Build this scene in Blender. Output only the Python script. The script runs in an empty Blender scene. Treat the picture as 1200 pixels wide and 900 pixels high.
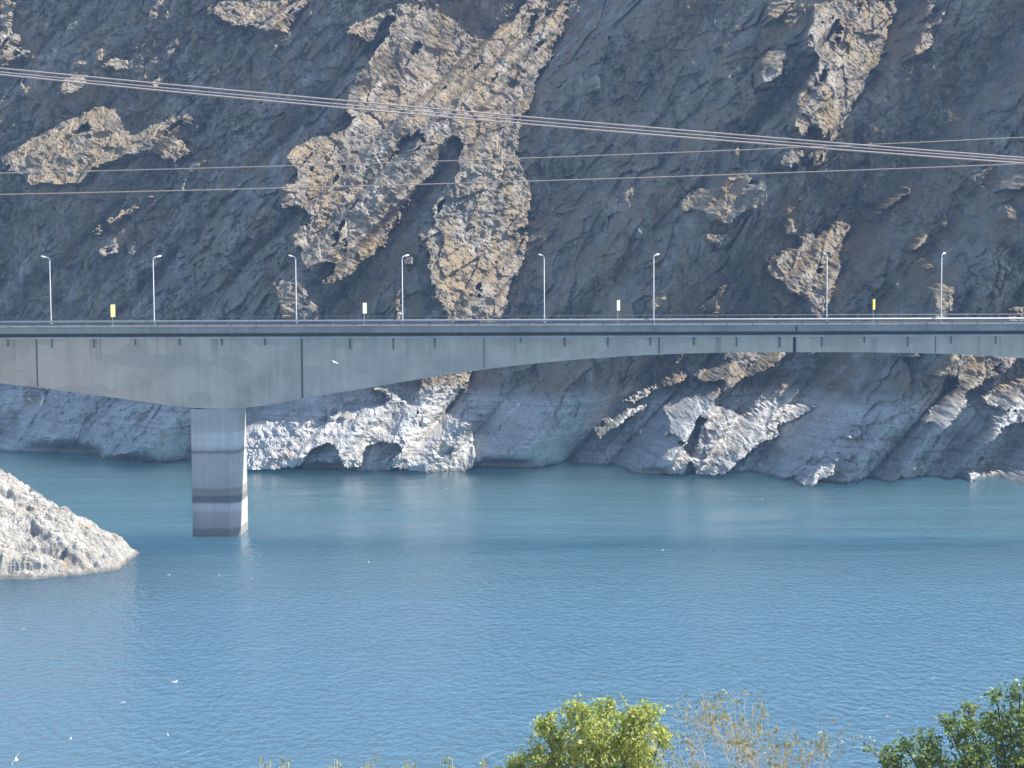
import bpy, bmesh, math, random
import numpy as np
from mathutils import Vector, Matrix
random.seed(7)
scene = bpy.context.scene
COL = scene.collection
PI = math.pi

# ------------------------------------------------------------------ camera model
F = 2075.0                       # focal length in photo pixels (1200 wide)
CAM = np.array([0.0, 0.0, 40.0])
TH = math.atan(150.0 / F)        # pitch down
RO = math.radians(0.22)          # small roll
fwd = np.array([0, math.cos(TH), -math.sin(TH)])
up0 = np.array([0, math.sin(TH), math.cos(TH)])
rt0 = np.array([1.0, 0, 0])
rt = rt0 * math.cos(RO) - up0 * math.sin(RO)
up = up0 * math.cos(RO) + rt0 * math.sin(RO)

def project(x, y, z):
    dx, dy, dz = x - CAM[0], y - CAM[1], z - CAM[2]
    d = dx * fwd[0] + dy * fwd[1] + dz * fwd[2]
    a = dx * rt[0] + dy * rt[1] + dz * rt[2]
    b = dx * up[0] + dy * up[1] + dz * up[2]
    return 600 + F * a / d, 450 - F * b / d

def ray(u, v):
    d = fwd * F + rt * (u - 600) + up * (450 - v)
    return d / np.linalg.norm(d)

def on_water(u, v, z=0.0):
    d = ray(u, v); t = (z - CAM[2]) / d[2]
    return CAM + d * t

def at_depth(u, v, Y):
    d = ray(u, v); return CAM + d * (Y / d[1])

# sun: behind the bridge and to the right
S = np.array([0.66, 0.195, 0.72]); S = S / np.linalg.norm(S)

# ------------------------------------------------------------------ numpy noise
def _hash(ix, iy, seed):
    h = (ix.astype(np.int64) * 374761393 + iy.astype(np.int64) * 668265263 + seed * 1442695041) & 0xFFFFFFFF
    h = ((h ^ (h >> 13)) * 1274126177) & 0xFFFFFFFF
    h = ((h ^ (h >> 15)) * 2246822519) & 0xFFFFFFFF
    h = h ^ (h >> 16)
    return (h & 0xFFFFFF) / float(0xFFFFFF)

def vnoise(x, y, seed=0):
    ix = np.floor(x); iy = np.floor(y); fx = x - ix; fy = y - iy
    fx = fx * fx * fx * (fx * (fx * 6 - 15) + 10); fy = fy * fy * fy * (fy * (fy * 6 - 15) + 10)
    ix = ix.astype(np.int64); iy = iy.astype(np.int64)
    a = _hash(ix, iy, seed); b = _hash(ix + 1, iy, seed); c = _hash(ix, iy + 1, seed); d = _hash(ix + 1, iy + 1, seed)
    return (a * (1 - fx) + b * fx) * (1 - fy) + (c * (1 - fx) + d * fx) * fy - 0.5

def fbm(x, y, seed=0, oct=4, gain=0.5):
    r = 0; a = 1.0
    for o in range(oct):
        r = r + a * vnoise(x * 2 ** o + 17.3 * o, y * 2 ** o - 9.1 * o, seed + o * 31); a *= gain
    return r

def ridged(x, y, seed=0, oct=4, gain=0.5):
    r = 0; a = 1.0
    for o in range(oct):
        r = r + a * (1 - 2 * np.abs(2 * vnoise(x * 2 ** o + 5.3 * o, y * 2 ** o + 3.7 * o, seed + o * 17))); a *= gain
    return r

def facets(x, y, seed=0, tilt=1.0, step=0.5):
    """piecewise planar blocks (unit cell size): jointed rock"""
    ix = np.floor(x).astype(np.int64); iy = np.floor(y).astype(np.int64)
    best = np.full(x.shape, 9e9); val = np.zeros(x.shape)
    for a in (-1, 0, 1):
        for b in (-1, 0, 1):
            cx = ix + a; cy = iy + b
            px = cx + _hash(cx, cy, seed); py = cy + _hash(cx, cy, seed + 1)
            d = (x - px) ** 2 + (y - py) ** 2
            gx = _hash(cx, cy, seed + 2) - 0.5; gy = _hash(cx, cy, seed + 3) - 0.5; h = _hash(cx, cy, seed + 4) - 0.5
            v = tilt * ((x - px) * gx + (y - py) * gy) * 2 + step * h
            m = d < best
            best = np.where(m, d, best); val = np.where(m, v, val)
    return val

def rot(x, y, deg):
    c, s = math.cos(math.radians(deg)), math.sin(math.radians(deg))
    return x * c + y * s, -x * s + y * c

def sstep(a, b, x):
    t = np.clip((x - a) / (b - a), 0, 1); return t * t * (3 - 2 * t)

# ------------------------------------------------------------------ object helpers
def link(o, parent=None):
    COL.objects.link(o)
    if parent: o.parent = parent
    return o

def tag(o, label=None, cat=None, group=None, kind=None):
    if label: o["label"] = label
    if cat: o["category"] = cat
    if group: o["group"] = group
    if kind: o["kind"] = kind
    return o

def empty(name, loc=(0, 0, 0), rz=0.0):
    o = bpy.data.objects.new(name, None); o.location = loc; o.rotation_euler = (0, 0, rz); o.empty_display_size = 0.5
    return link(o)

def obj(name, bm, m, parent=None, smooth=False):
    me = bpy.data.meshes.new(name); bm.to_mesh(me); bm.free()
    me.materials.append(m)
    if smooth:
        for p in me.polygons: p.use_smooth = True
    return link(bpy.data.objects.new(name, me), parent)

def pymesh(name, verts, faces, m, parent=None, smooth=False):
    me = bpy.data.meshes.new(name); me.from_pydata([tuple(map(float, v)) for v in verts], [], faces); me.update()
    me.materials.append(m)
    if smooth:
        for p in me.polygons: p.use_smooth = True
    return link(bpy.data.objects.new(name, me), parent)

def gridmesh(name, X, Y, Z, m, smooth=False):
    nr, nc = X.shape
    co = np.stack([X, Y, Z], -1).reshape(-1, 3).astype(np.float32)
    i = np.arange(nr * nc).reshape(nr, nc)
    q = np.stack([i[:-1, :-1], i[:-1, 1:], i[1:, 1:], i[1:, :-1]], -1).reshape(-1, 4)
    me = bpy.data.meshes.new(name)
    me.vertices.add(len(co)); me.vertices.foreach_set("co", co.ravel())
    me.loops.add(q.size); me.loops.foreach_set("vertex_index", q.ravel().astype(np.int32))
    me.polygons.add(len(q)); me.polygons.foreach_set("loop_start", (np.arange(len(q)) * 4).astype(np.int32))
    me.polygons.foreach_set("loop_total", np.full(len(q), 4, np.int32))
    me.polygons.foreach_set("use_smooth", np.full(len(q), smooth, bool))
    me.update(calc_edges=True); me.materials.append(m)
    return link(bpy.data.objects.new(name, me))

def box(bm, x0, x1, y0, y1, z0, z1, bevel=0.0):
    r = bmesh.ops.create_cube(bm, size=1.0)
    vs = r["verts"]
    for v in vs:
        v.co = Vector((x0 + (v.co.x + .5) * (x1 - x0), y0 + (v.co.y + .5) * (y1 - y0), z0 + (v.co.z + .5) * (z1 - z0)))
    if bevel:
        es = list({e for v in vs for e in v.link_edges})
        bmesh.ops.bevel(bm, geom=es, offset=bevel, segments=2, affect='EDGES', profile=0.5)

def tube(bm, pts, rad, n=8, cap=True):
    pts = [Vector(p) for p in pts]
    if not hasattr(rad, "__len__"): rad = [rad] * len(pts)
    rings = []; ref = None
    for i, p in enumerate(pts):
        t = (pts[min(i + 1, len(pts) - 1)] - pts[max(i - 1, 0)]).normalized()
        if ref is None:
            ref = Vector((0, 0, 1)) if abs(t.z) < .9 else Vector((1, 0, 0))
        a = (ref - t * ref.dot(t)).normalized(); b = t.cross(a); ref = a
        rings.append([bm.verts.new(p + (a * math.cos(2 * PI * k / n) + b * math.sin(2 * PI * k / n)) * rad[i]) for k in range(n)])
    for r0, r1 in zip(rings, rings[1:]):
        for k in range(n): bm.faces.new((r0[k], r0[(k + 1) % n], r1[(k + 1) % n], r1[k]))
    if cap:
        bm.faces.new(rings[0][::-1]); bm.faces.new(rings[-1])

def copy_tree(o, parent=None):
    c = o.copy(); COL.objects.link(c)
    if parent: c.parent = parent
    for ch in list(o.children): copy_tree(ch, c)
    return c

# ------------------------------------------------------------------ materials
def newmat(name):
    m = bpy.data.materials.new(name); m.use_nodes = True
    nt = m.node_tree; b = nt.nodes["Principled BSDF"]
    return m, nt, b

class N:
    """tiny node builder"""
    def __init__(s, nt): s.nt = nt
    def node(s, t, **kw):
        n = s.nt.nodes.new(t)
        for k, v in kw.items(): setattr(n, k, v)
        return n
    def link(s, a, b): s.nt.links.new(a, b)
    def pos(s): return s.node("ShaderNodeNewGeometry").outputs["Position"]
    def objco(s): return s.node("ShaderNodeTexCoord").outputs["Object"]
    def mapping(s, v, scale=(1, 1, 1), rotz=(0, 0, 0)):
        n = s.node("ShaderNodeMapping"); n.inputs["Scale"].default_value = scale; n.inputs["Rotation"].default_value = rotz
        s.link(v, n.inputs["Vector"]); return n.outputs[0]
    def noise(s, v, scale, detail=4, rough=.55, dist=0.0):
        n = s.node("ShaderNodeTexNoise"); n.inputs["Scale"].default_value = scale; n.inputs["Detail"].default_value = detail
        n.inputs["Roughness"].default_value = rough; n.inputs["Distortion"].default_value = dist
        s.link(v, n.inputs["Vector"]); return n.outputs["Fac"]
    def voro(s, v, scale, feature='F1', out="Distance"):
        n = s.node("ShaderNodeTexVoronoi", feature=feature); n.inputs["Scale"].default_value = scale
        s.link(v, n.inputs["Vector"]); return n.outputs[out]
    def math(s, op, a, b=None, c=None, clamp=False):
        n = s.node("ShaderNodeMath", operation=op, use_clamp=clamp)
        for i, q in enumerate((a, b, c)):
            if q is None: continue
            if isinstance(q, (int, float)): n.inputs[i].default_value = q
            else: s.link(q, n.inputs[i])
        return n.outputs[0]
    def rng(s, v, a, b, c=0.0, d=1.0, smooth=False):
        n = s.node("ShaderNodeMapRange"); n.clamp = True
        if smooth: n.interpolation_type = 'SMOOTHSTEP'
        for i, q in enumerate((a, b, c, d)): n.inputs[1 + i].default_value = q
        s.link(v, n.inputs[0]); return n.outputs[0]
    def sep(s, v):
        n = s.node("ShaderNodeSeparateXYZ"); s.link(v, n.inputs[0]); return n.outputs
    def mix(s, f, a, b, blend='MIX'):
        n = s.node("ShaderNodeMix", data_type='RGBA', blend_type=blend)
        for idx, q in ((0, f), (6, a), (7, b)):
            if isinstance(q, (int, float)): n.inputs[idx].default_value = q
            elif isinstance(q, tuple): n.inputs[idx].default_value = (*q, 1) if len(q) == 3 else q
            else: s.link(q, n.inputs[idx])
        return n.outputs[2]
    def ramp(s, f, stops):
        n = s.node("ShaderNodeValToRGB"); e = n.color_ramp.elements
        while len(e) < len(stops): e.new(0.5)
        for el, (p, c) in zip(e, stops):
            el.position = p; el.color = (*c, 1)
        s.link(f, n.inputs[0]); return n.outputs[0]
    def bump(s, h, strength, dist=1.0, normal=None):
        n = s.node("ShaderNodeBump"); n.inputs["Strength"].default_value = strength; n.inputs["Distance"].default_value = dist
        s.link(h, n.inputs["Height"])
        if normal: s.link(normal, n.inputs["Normal"])
        return n.outputs[0]

def rock_material(name, water_mark=True, pale=False):
    m, nt, b = newmat(name); n = N(nt)
    p = n.pos(); X, Y, Z = n.sep(p)
    big = n.noise(p, .035, 4); mid = n.noise(p, .22, 6, .62); fine = n.noise(p, 1.6, 5, .7)
    streak = n.noise(n.mapping(p, (.8, .3, .16), (0, .65, 0)), .55, 6, .68)
    # weathered rock: grey to brown
    rock = n.ramp(n.math('ADD', n.math('MULTIPLY', mid, .6), n.math('MULTIPLY', streak, .4)),
                  [(.32, (.115, .10, .084)), (.43, (.23, .203, .174)), (.53, (.37, .333, .29)), (.64, (.60, .55, .49))])
    rust = n.rng(n.noise(p, .11, 4, .6), .56, .7, 0, .5)
    rock = n.mix(rust, rock, (.25, .15, .085))
    # dry grass on ledges and gentle slopes
    nz = n.sep(n.node("ShaderNodeNewGeometry").outputs["Normal"])[2]
    slope = n.rng(n.math('ADD', nz, n.math('MULTIPLY', n.math('SUBTRACT', mid, .5), .9)), .5, .78)
    gr = n.math('MULTIPLY', slope, n.rng(big, .42, .56))
    rock = n.mix(n.math('MULTIPLY', gr, .9), rock, n.mix(fine, (.22, .165, .10), (.40, .32, .20)))
    gs = n.math('MULTIPLY', n.rng(n.noise(n.mapping(p, (1.6, .6, .45), (0, .75, 0)), 0.16, 6, .68), .46, .58), n.rng(n.noise(p, .045, 3), .33, .48))
    rock = n.mix(n.math('MULTIPLY', gs, .85), rock, n.mix(fine, (.25, .18, .105), (.46, .36, .225)))
    # scrub in the clefts
    sc = n.math('MULTIPLY', n.rng(n.noise(p, .8, 6, .75), .53, .60), n.rng(n.noise(n.mapping(p, (1.5, .6, .5), (0, .65, 0)), .06, 4), .42, .56))
    rock = n.mix(n.math('MULTIPLY', sc, .42), rock, n.mix(fine, (.035, .045, .022), (.1, .095, .045)))
    # bleached band below the old water line
    zz = n.math('ADD', Z, n.math('MULTIPLY', n.math('SUBTRACT', n.noise(p, .12, 4), .5), 3.5))
    strat = n.noise(n.mapping(p, (.05, .05, 1.0)), .9, 4, .6)
    white = n.ramp(n.math('ADD', n.math('MULTIPLY', strat, .5), n.math('MULTIPLY', mid, .5)),
                   [(.3, (.44, .43, .405)), (.46, (.58, .565, .535)), (.64, (.70, .685, .65))])
    ln = n.rng(n.noise(n.mapping(p, (.03, .03, 2.2)), 1.0, 5, .7), .52, .62, 0, .5)
    white = n.mix(ln, white, (.28, .24, .225))
    white = n.mix(n.rng(n.noise(p, .9, 6, .75), .54, .62, 0, .55), white, (.2, .19, .175))
    tan = n.rng(n.noise(p, .16, 3), .6, .7, 0, .5)
    white = n.mix(tan, white, (.38, .27, .17))
    if pale:
        white = n.ramp(n.math('ADD', n.math('MULTIPLY', strat, .35), n.math('MULTIPLY', n.noise(p, .5, 5, .65), .65)),
                   [(.28, (.2, .175, .145)), (.42, (.39, .36, .31)), (.62, (.58, .55, .495))])
        white = n.mix(n.rng(n.noise(p, .33, 3), .6, .7, 0, .6), white, (.42, .33, .2))
        col = white
    else:
        f = n.rng(zz, 12.5, 15.5)
        col = n.mix(f, white, rock)
    # wet strip at the water's edge
    wet = n.rng(n.math('ADD', Z, n.math('MULTIPLY', mid, .7)), .5, 1.0)
    col = n.mix(wet, n.mix(.6, col, (.05, .05, .045)), col)
    n.link(col, b.inputs["Base Color"]); b.inputs["Roughness"].default_value = .95
    b.inputs["Specular IOR Level"].default_value = .15
    h = n.math('ADD', n.math('MULTIPLY', fine, .6), n.math('MULTIPLY', n.noise(p, 5, 3, .6), .2))
    n.link(n.bump(h, 1.0, 1.0), b.inputs["Normal"])
    return m

def concrete(name, base=(.30, .295, .28), panel=0.0):
    m, nt, b = newmat(name); n = N(nt)
    p = n.objco(); X, Y, Z = n.sep(p)
    blot = n.noise(p, .22, 5, .6); fine = n.noise(p, 3.0, 5, .6)
    run = n.noise(n.mapping(p, (1.1, 1.1, .06)), 1.0, 4, .6)
    f = n.math('ADD', n.math('MULTIPLY', blot, .68), n.math('MULTIPLY', run, .32))
    lo = tuple(c * .72 for c in base); hi = tuple(min(c * 1.22, .8) for c in base)
    col = n.ramp(f, [(.32, lo), (.5, base), (.68, hi)])
    if panel:
        cell = n.math('FLOOR', n.math('DIVIDE', X, panel))
        wn = n.node("ShaderNodeTexWhiteNoise", noise_dimensions='1D'); n.link(cell, wn.inputs["W"])
        col = n.mix(n.math('MULTIPLY', wn.outputs["Value"], .35), col, tuple(c * q for c, q in zip(base, (1.25, 1.12, .92))))
        st = n.math('MULTIPLY', n.rng(n.noise(n.mapping(p, (.8, .8, .02)), .9, 3), .6, .68), n.rng(Z, 24, 28.4, .0, .45))
        col = n.mix(st, col, (.12, .115, .105))
        pt = n.rng(n.noise(n.mapping(p, (.12, .12, .3)), 1.0, 2, .4), 0.56, .575, 0, .5)
        col = n.mix(pt, col, tuple(c * .8 for c in base))
    n.link(col, b.inputs["Base Color"]); b.inputs["Roughness"].default_value = .9; b.inputs["Specular IOR Level"].default_value = .2
    n.link(n.bump(fine, .15, .05), b.inputs["Normal"])
    return m

def plain(name, c, rough=.6, metal=0.0, var=.15, scale=3.0):
    m, nt, b = newmat(name); n = N(nt)
    f = n.noise(n.objco(), scale, 4)
    col = n.mix(n.rng(f, .3, .7), tuple(q * (1 - var) for q in c), tuple(min(1, q * (1 + var)) for q in c))
    n.link(col, b.inputs["Base Color"]); b.inputs["Roughness"].default_value = rough; b.inputs["Metallic"].default_value = metal
    return m

def leaf_material(name, a, c, trans=.45):
    m, nt, b = newmat(name); n = N(nt)
    isl = n.node("ShaderNodeNewGeometry").outputs["Random Per Island"]
    col = n.mix(isl, a, c)
    n.link(col, b.inputs["Base Color"]); b.inputs["Roughness"].default_value = .55
    t = n.node("ShaderNodeBsdfTranslucent"); n.link(col, t.inputs["Color"])
    mx = n.node("ShaderNodeMixShader"); mx.inputs[0].default_value = trans
    n.link(b.outputs[0], mx.inputs[1]); n.link(t.outputs[0], mx.inputs[2])
    n.link(mx.outputs[0], nt.nodes["Material Output"].inputs["Surface"])
    return m

M_ROCK = rock_material("cliff_rock")
M_PALE = rock_material("pale_shore_rock", pale=True)
M_GIRD = concrete("girder_concrete", (.52, .455, .375), panel=12.6)
M_CONC = concrete("deck_concrete", (.31, .295, .265))
M_LEDGE = concrete("ledge_concrete", (.5, .5, .485))
M_DARK = plain("dark_joint", (.035, .037, .04), .8)
M_STAIN = plain("stained_steel", (.12, .115, .11), .7)
M_RAIL = plain("galvanised_rail", (.42, .42, .42), .45, 0.0, .08)
M_POST = plain("rail_post", (.12, .125, .135), .5)
M_GALV = plain("lamp_galvanised", (.5, .51, .52), .45, 0.0, .06)
M_HEAD = plain("lamp_white", (.8, .8, .8), .35, 0.0, .03)
M_ASPH = plain("asphalt", (.06, .06, .062), .85, 0, .25, .8)
M_PAINT = plain("road_paint", (.75, .75, .72), .7)
M_CABLE = plain("aluminium_cable", (.48, .44, .46), .4, 0, .05)
M_WIRE = plain("weathered_wire", (.40, .36, .33), .6, 0, .05)
M_FEATH = plain("white_feathers", (.82, .82, .8), .7, 0, .04)
M_WING = plain("grey_feathers", (.45, .47, .5), .7, 0, .06)
M_BEAK = plain("orange_beak", (.65, .35, .05), .5)
M_BARK = plain("bark", (.16, .12, .085), .9, 0, .35, 6)
M_TWIG = plain("pale_twig", (.58, .53, .46), .85, 0, .25, 8)

# pier: concrete with horizontal tide stains
def pier_material():
    m, nt, b = newmat("pier_concrete"); n = N(nt)
    p = n.objco(); X, Y, Z = n.sep(p)
    zz = n.math('ADD', Z, n.math('MULTIPLY', n.math('SUBTRACT', n.noise(p, .5, 3), .5), .5))
    t = n.math('DIVIDE', zz, 20)
    A = (.285, .275, .25); L = (.37, .36, .335); D = (.17, .16, .142); MID = (.26, .25, .23)
    A, L, D, MID = [tuple(q * 1.85 for q in c) for c in (A, L, D, MID)]
    col = n.ramp(t, [(0, (.25, .24, .215)), (.055, (.3, .29, .265)), (.07, MID), (.17, A), (.195, L), (.235, L), (.25, (.2, .195, .185)),
                     (.29, (.18, .175, .165)), (.3, D), (.345, D), (.355, MID), (.5, A), (.59, MID), (.61, (.2, .195, .185)), (.63, A), (.66, L), (.73, L), (.76, A), (.82, MID), (.95, A)])
    blot = n.noise(p, .5, 5, .6); run = n.noise(n.mapping(p, (1.5, 1.5, .08)), 1, 4)
    col = n.mix(n.rng(n.math('ADD', n.math('MULTIPLY', blot, .5), n.math('MULTIPLY', run, .5)), .35, .65, 0, .3), col, (.16, .155, .145))
    n.link(col, b.inputs["Base Color"]); b.inputs["Roughness"].default_value = .9
    n.link(n.bump(n.noise(p, 3, 4), .12, .05), b.inputs["Normal"])
    return m
M_PIER = pier_material()

# ------------------------------------------------------------------ world + sun
w = bpy.data.worlds.new("World"); scene.world = w; w.use_nodes = True
nt = w.node_tree; bg = nt.nodes["Background"]
sky = nt.nodes.new("ShaderNodeTexSky"); sky.sky_type = 'NISHITA'; sky.sun_disc = False
sky.sun_elevation = math.asin(S[2]); sky.sun_rotation = math.atan2(S[0], S[1])
sky.air_density = 1.0; sky.dust_density = 0.6; sky.ozone_density = 1.5
nt.links.new(sky.outputs[0], bg.inputs[0]); bg.inputs[1].default_value = 0.128
sl = bpy.data.lights.new("sun", 'SUN'); sl.energy = 5.0; sl.angle = math.radians(.5); sl.color = (1.0, .95, .87)
so = link(bpy.data.objects.new("sun", sl)); so.rotation_euler = Vector(S).to_track_quat('Z', 'Y').to_euler(); so.location = (200, 150, 300)

# ------------------------------------------------------------------ mountain
POLYS = [  # outlines of the sunlit rock faces (photo pixels), used to decide where the spurs stand proud
 [(0,0),(18,0),(12,12),(8,28),(20,45),(35,60),(20,72),(0,78)],
 [(245,12),(265,0),(360,0),(355,10),(340,22),(335,38),(320,38),(295,30),(270,30),(255,20)],
 [(115,78),(135,68),(150,72),(145,82),(130,80)],
 [(0,185),(30,165),(70,145),(105,125),(130,125),(148,150),(155,160),(175,150),(200,138),(230,132),(225,142),(200,155),(215,168),(220,180),(205,195),(190,185),(170,178),(140,185),(110,198),(100,205),(95,215),(35,217),(25,205),(0,200)],
 [(65,110),(75,92),(95,88),(100,100),(85,110)],[(175,95),(185,87),(197,88),(190,100),(180,105)],
 [(175,227),(178,232),(150,250),(130,263),(125,258),(150,240)],[(103,272),(116,262),(121,268),(108,282)],[(116,292),(132,288),(136,297),(120,302)],
 [(410,30),(430,22),(448,14),(468,5),(485,4),(505,10),(530,22),(545,35),(552,44),(575,48),(585,30),(605,20),(615,0),(666,0),(664,15),(660,38),(650,48),(645,68),(632,85),(625,105),(622,125),(610,135),(606,160),(604,180),(612,200),(622,220),(622,245),(615,260),(618,280),(612,300),(612,315),(600,325),(594,345),(590,378),(525,378),(518,355),(505,350),(515,340),(500,330),(505,320),(500,310),(502,300),(498,290),(490,285),(492,275),(510,265),(505,245),(520,225),(525,215),(540,195),(535,185),(545,170),(535,160),(520,165),(512,185),(510,195),(500,208),(490,215),(480,230),(470,245),(468,260),(455,275),(452,290),(430,290),(425,275),(420,260),(412,250),(405,245),(400,230),(408,220),(403,190),(405,180),(395,170),(405,160),(415,140),(405,130),(408,115),(410,100),(420,85),(435,70),(440,58),(430,52),(425,40),(405,40)],
 [(337,180),(350,172),(370,160),(395,155),(412,150),(415,165),(410,180),(412,220),(425,270),(440,300),(430,300),(415,320),(395,330),(385,335),(375,330),(390,320),(395,312),(375,305),(365,318),(355,310),(345,280),(350,265),(365,262),(360,250),(345,240),(330,245),(325,225),(318,220),(335,215),(345,215),(350,200),(335,190)],
 [(320,332),(330,328),(350,330),(360,345),(380,368),(372,376),(330,376),(322,345)],
 [(462,335),(472,332),(475,370),(465,376)],[(474,300),(482,296),(484,312),(476,318)],
 [(898,0),(935,0),(920,12),(912,25),(900,25)],[(900,55),(910,58),(922,60),(915,85),(905,100),(895,95),(893,75)],
 [(950,0),(1052,0),(1050,15),(1042,35),(1035,60),(1025,80),(1015,95),(1010,115),(1000,120),(995,135),(988,150),(980,165),(965,165),(960,150),(955,140),(945,160),(935,160),(932,135),(935,110),(945,90),(955,85),(960,70),(950,55),(945,40),(955,20)],
 [(915,185),(925,175),(942,175),(940,190),(925,197),(915,192)],[(948,180),(965,172),(975,175),(970,190),(955,195)],
 [(1085,0),(1098,0),(1090,25),(1095,50),(1085,62),(1068,66),(1070,55),(1080,45),(1085,20)],
 [(795,240),(810,225),(830,218),(845,220),(855,202),(870,203),(895,210),(902,215),(898,235),(890,245),(872,248),(862,260),(850,265),(842,262),(830,255),(815,245),(800,252)],
 [(862,172),(868,172),(868,197),(862,197)],[(828,275),(845,270),(860,280),(850,288),(830,285)],
 [(895,320),(905,305),(920,295),(940,290),(940,275),(960,272),(980,258),(1000,265),(990,275),(985,300),(985,320),(975,345),(965,376),(950,370),(945,350),(930,345),(915,330)],
 [(1085,335),(1105,330),(1118,335),(1120,350),(1112,376),(1095,376),(1095,350)],
 [(1020,260),(1040,245),(1075,220),(1078,215),(1060,220),(1035,238)],[(1065,292),(1085,275),(1112,258),(1110,264),(1090,280),(1070,295)],
 [(1165,212),(1185,203),(1215,200),(1215,218),(1185,222),(1170,222)],[(1175,240),(1190,240),(1192,258),(1180,255)],
 [(1175,368),(1200,360),(1215,376),(1180,380)],[(760,350),(780,345),(782,352),(765,365)],[(1080,312),(1095,308),(1096,314),(1082,317)],
 # below the bridge
 [(495,440),(510,425),(560,425),(552,437),(545,452),(535,465),(522,482),(510,485),(490,480),(480,485),(400,486),(390,482),(420,478),(450,475),(460,468),(445,458),(432,455),(440,452),(460,460),(468,468),(480,474),(488,460),(495,450)],
 [(285,497),(310,493),(350,495),(385,495),(390,487),(410,483),(420,492),(460,488),(500,487),(520,485),(535,490),(553,497),(555,545),(545,556),(500,556),(476,552),(458,549),(460,538),(474,530),(470,521),(446,518),(432,523),(422,530),(424,546),(404,550),(398,538),(394,524),(384,519),(368,524),(358,535),(348,550),(286,550)],
 [(728,472),(745,462),(765,453),(790,440),(802,434),(808,440),(800,448),(775,455),(760,462),(745,470)],
 [(812,440),(830,430),(845,418),(850,405),(930,405),(922,415),(905,430),(888,441),(862,450),(845,462),(832,472),(828,462),(850,452),(848,446),(825,448)],
 [(700,512),(702,500),(720,490),(735,480),(760,474),(755,480),(735,490),(728,500),(710,505),(705,515)],
 [(776,478),(792,466),(822,462),(828,470),(850,478),(872,490),(882,483),(905,474),(960,476),(932,491),(908,500),(917,511),(892,519),(880,531),(866,542),(848,558),(816,558),(812,540),(818,520),(824,498),(832,490),(818,484),(812,500),(808,522),(800,520),(792,509),(772,512),(786,496)],
 [(738,556),(752,545),(765,540),(778,528),(797,522),(810,536),(800,558)],
 [(935,570),(955,550),(975,545),(985,535),(980,555),(965,562),(950,572)],[(995,535),(1003,533),(1000,545),(993,545)],[(995,512),(1005,508),(1013,502),(1008,512),(998,516)],
 [(1090,443),(1115,420),(1120,405),(1195,405),(1190,430),(1165,440),(1150,452),(1135,458),(1115,462),(1125,440),(1105,442)],
 [(1080,497),(1090,480),(1105,470),(1115,460),(1130,458),(1135,470),(1125,485),(1115,492),(1105,505),(1095,502),(1100,490)],
 [(1150,465),(1170,455),(1190,448),(1215,440),(1215,475),(1180,478),(1160,475),(1155,470)],
 [(1145,520),(1155,508),(1165,500),(1160,488),(1185,484),(1215,480),(1215,490),(1180,498),(1170,510),(1155,522)],
 [(1137,568),(1137,555),(1160,553),(1180,553),(1215,548),(1215,576),(1180,576),(1160,572)],
 [(972,450),(978,440),(982,445),(976,458)],[(1065,412),(1085,412),(1080,420),(1072,424)],
 # slopes beyond the frame
 [(1290,60),(1340,40),(1330,160),(1300,220),(1270,230),(1280,150)],[(-120,120),(-60,100),(-70,200),(-110,260),(-140,250)],[(1260,440),(1310,420),(1300,500),(1270,530)],
]
HOLES = [  # clefts and overhangs inside the sunlit faces that stay in shade
 [(460,10),(466,16),(458,30),(450,45),(440,60),(434,52),(442,38),(450,22)],[(463,178),(468,164),(484,154),(480,172),(470,182)],[(617,46),(622,20),(628,4),(632,8),(627,30),(621,50)],
 [(80,154),(100,144),(112,150),(96,158)],[(980,24),(986,22),(984,56),(978,60)],
]
def raster_mask():
    ss = 1; U0, V0 = -160, -60; Wd, Hg = 1560, 680
    msk = np.zeros((Hg, Wd), np.float32)
    for poly in POLYS:
        P = np.array(poly, float); x = P[:, 0]; y = P[:, 1]
        y0 = int(max(y.min() - V0, 0)); y1 = int(min(y.max() - V0 + 1, Hg))
        xs = np.arange(Wd) + U0 + .5
        for r in range(y0, y1):
            yy = r + V0 + .5; inside = np.zeros(Wd, bool)
            for i in range(len(P)):
                xa, ya, xb, yb = x[i - 1], y[i - 1], x[i], y[i]
                if (ya > yy) != (yb > yy):
                    inside ^= xs < (xb - xa) * (yy - ya) / (yb - ya) + xa
            msk[r, inside] = 1
    return msk, U0, V0
_P = POLYS; POLYS = HOLES; HM, _, _ = raster_mask(); POLYS = _P
MASK, MU0, MV0 = raster_mask()
MASK = MASK * (1 - HM)
def boxblur(a, r):
    for ax_ in (0, 1):
        k_ = 2 * r + 1
        c_ = np.cumsum(np.pad(a, [(r + 1, r) if q == ax_ else (0, 0) for q in (0, 1)], mode='edge'), axis=ax_)
        a = (np.take(c_, range(k_, c_.shape[ax_]), ax_) - np.take(c_, range(0, c_.shape[ax_] - k_), ax_)) / k_
    return a
_b = boxblur(boxblur(MASK.astype(np.float64), 5), 4)
MASK = np.maximum(_b, MASK * .56)

def shore_depth(x):
    # distance of the water's edge, from the waterline in the photograph
    us = np.array([-200, 0, 120, 135, 220, 290, 430, 555, 650, 750, 850, 950, 1000, 1200, 1400])
    vs = np.array([524, 527, 529, 540, 542, 545, 546, 545, 546, 552, 559, 567, 570, 573, 577.])
    ys, xs = [], []
    for u, v in zip(us, vs):
        p = on_water(u, v); xs.append(p[0]); ys.append(p[1])
    return np.interp(x, xs, ys)

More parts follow.
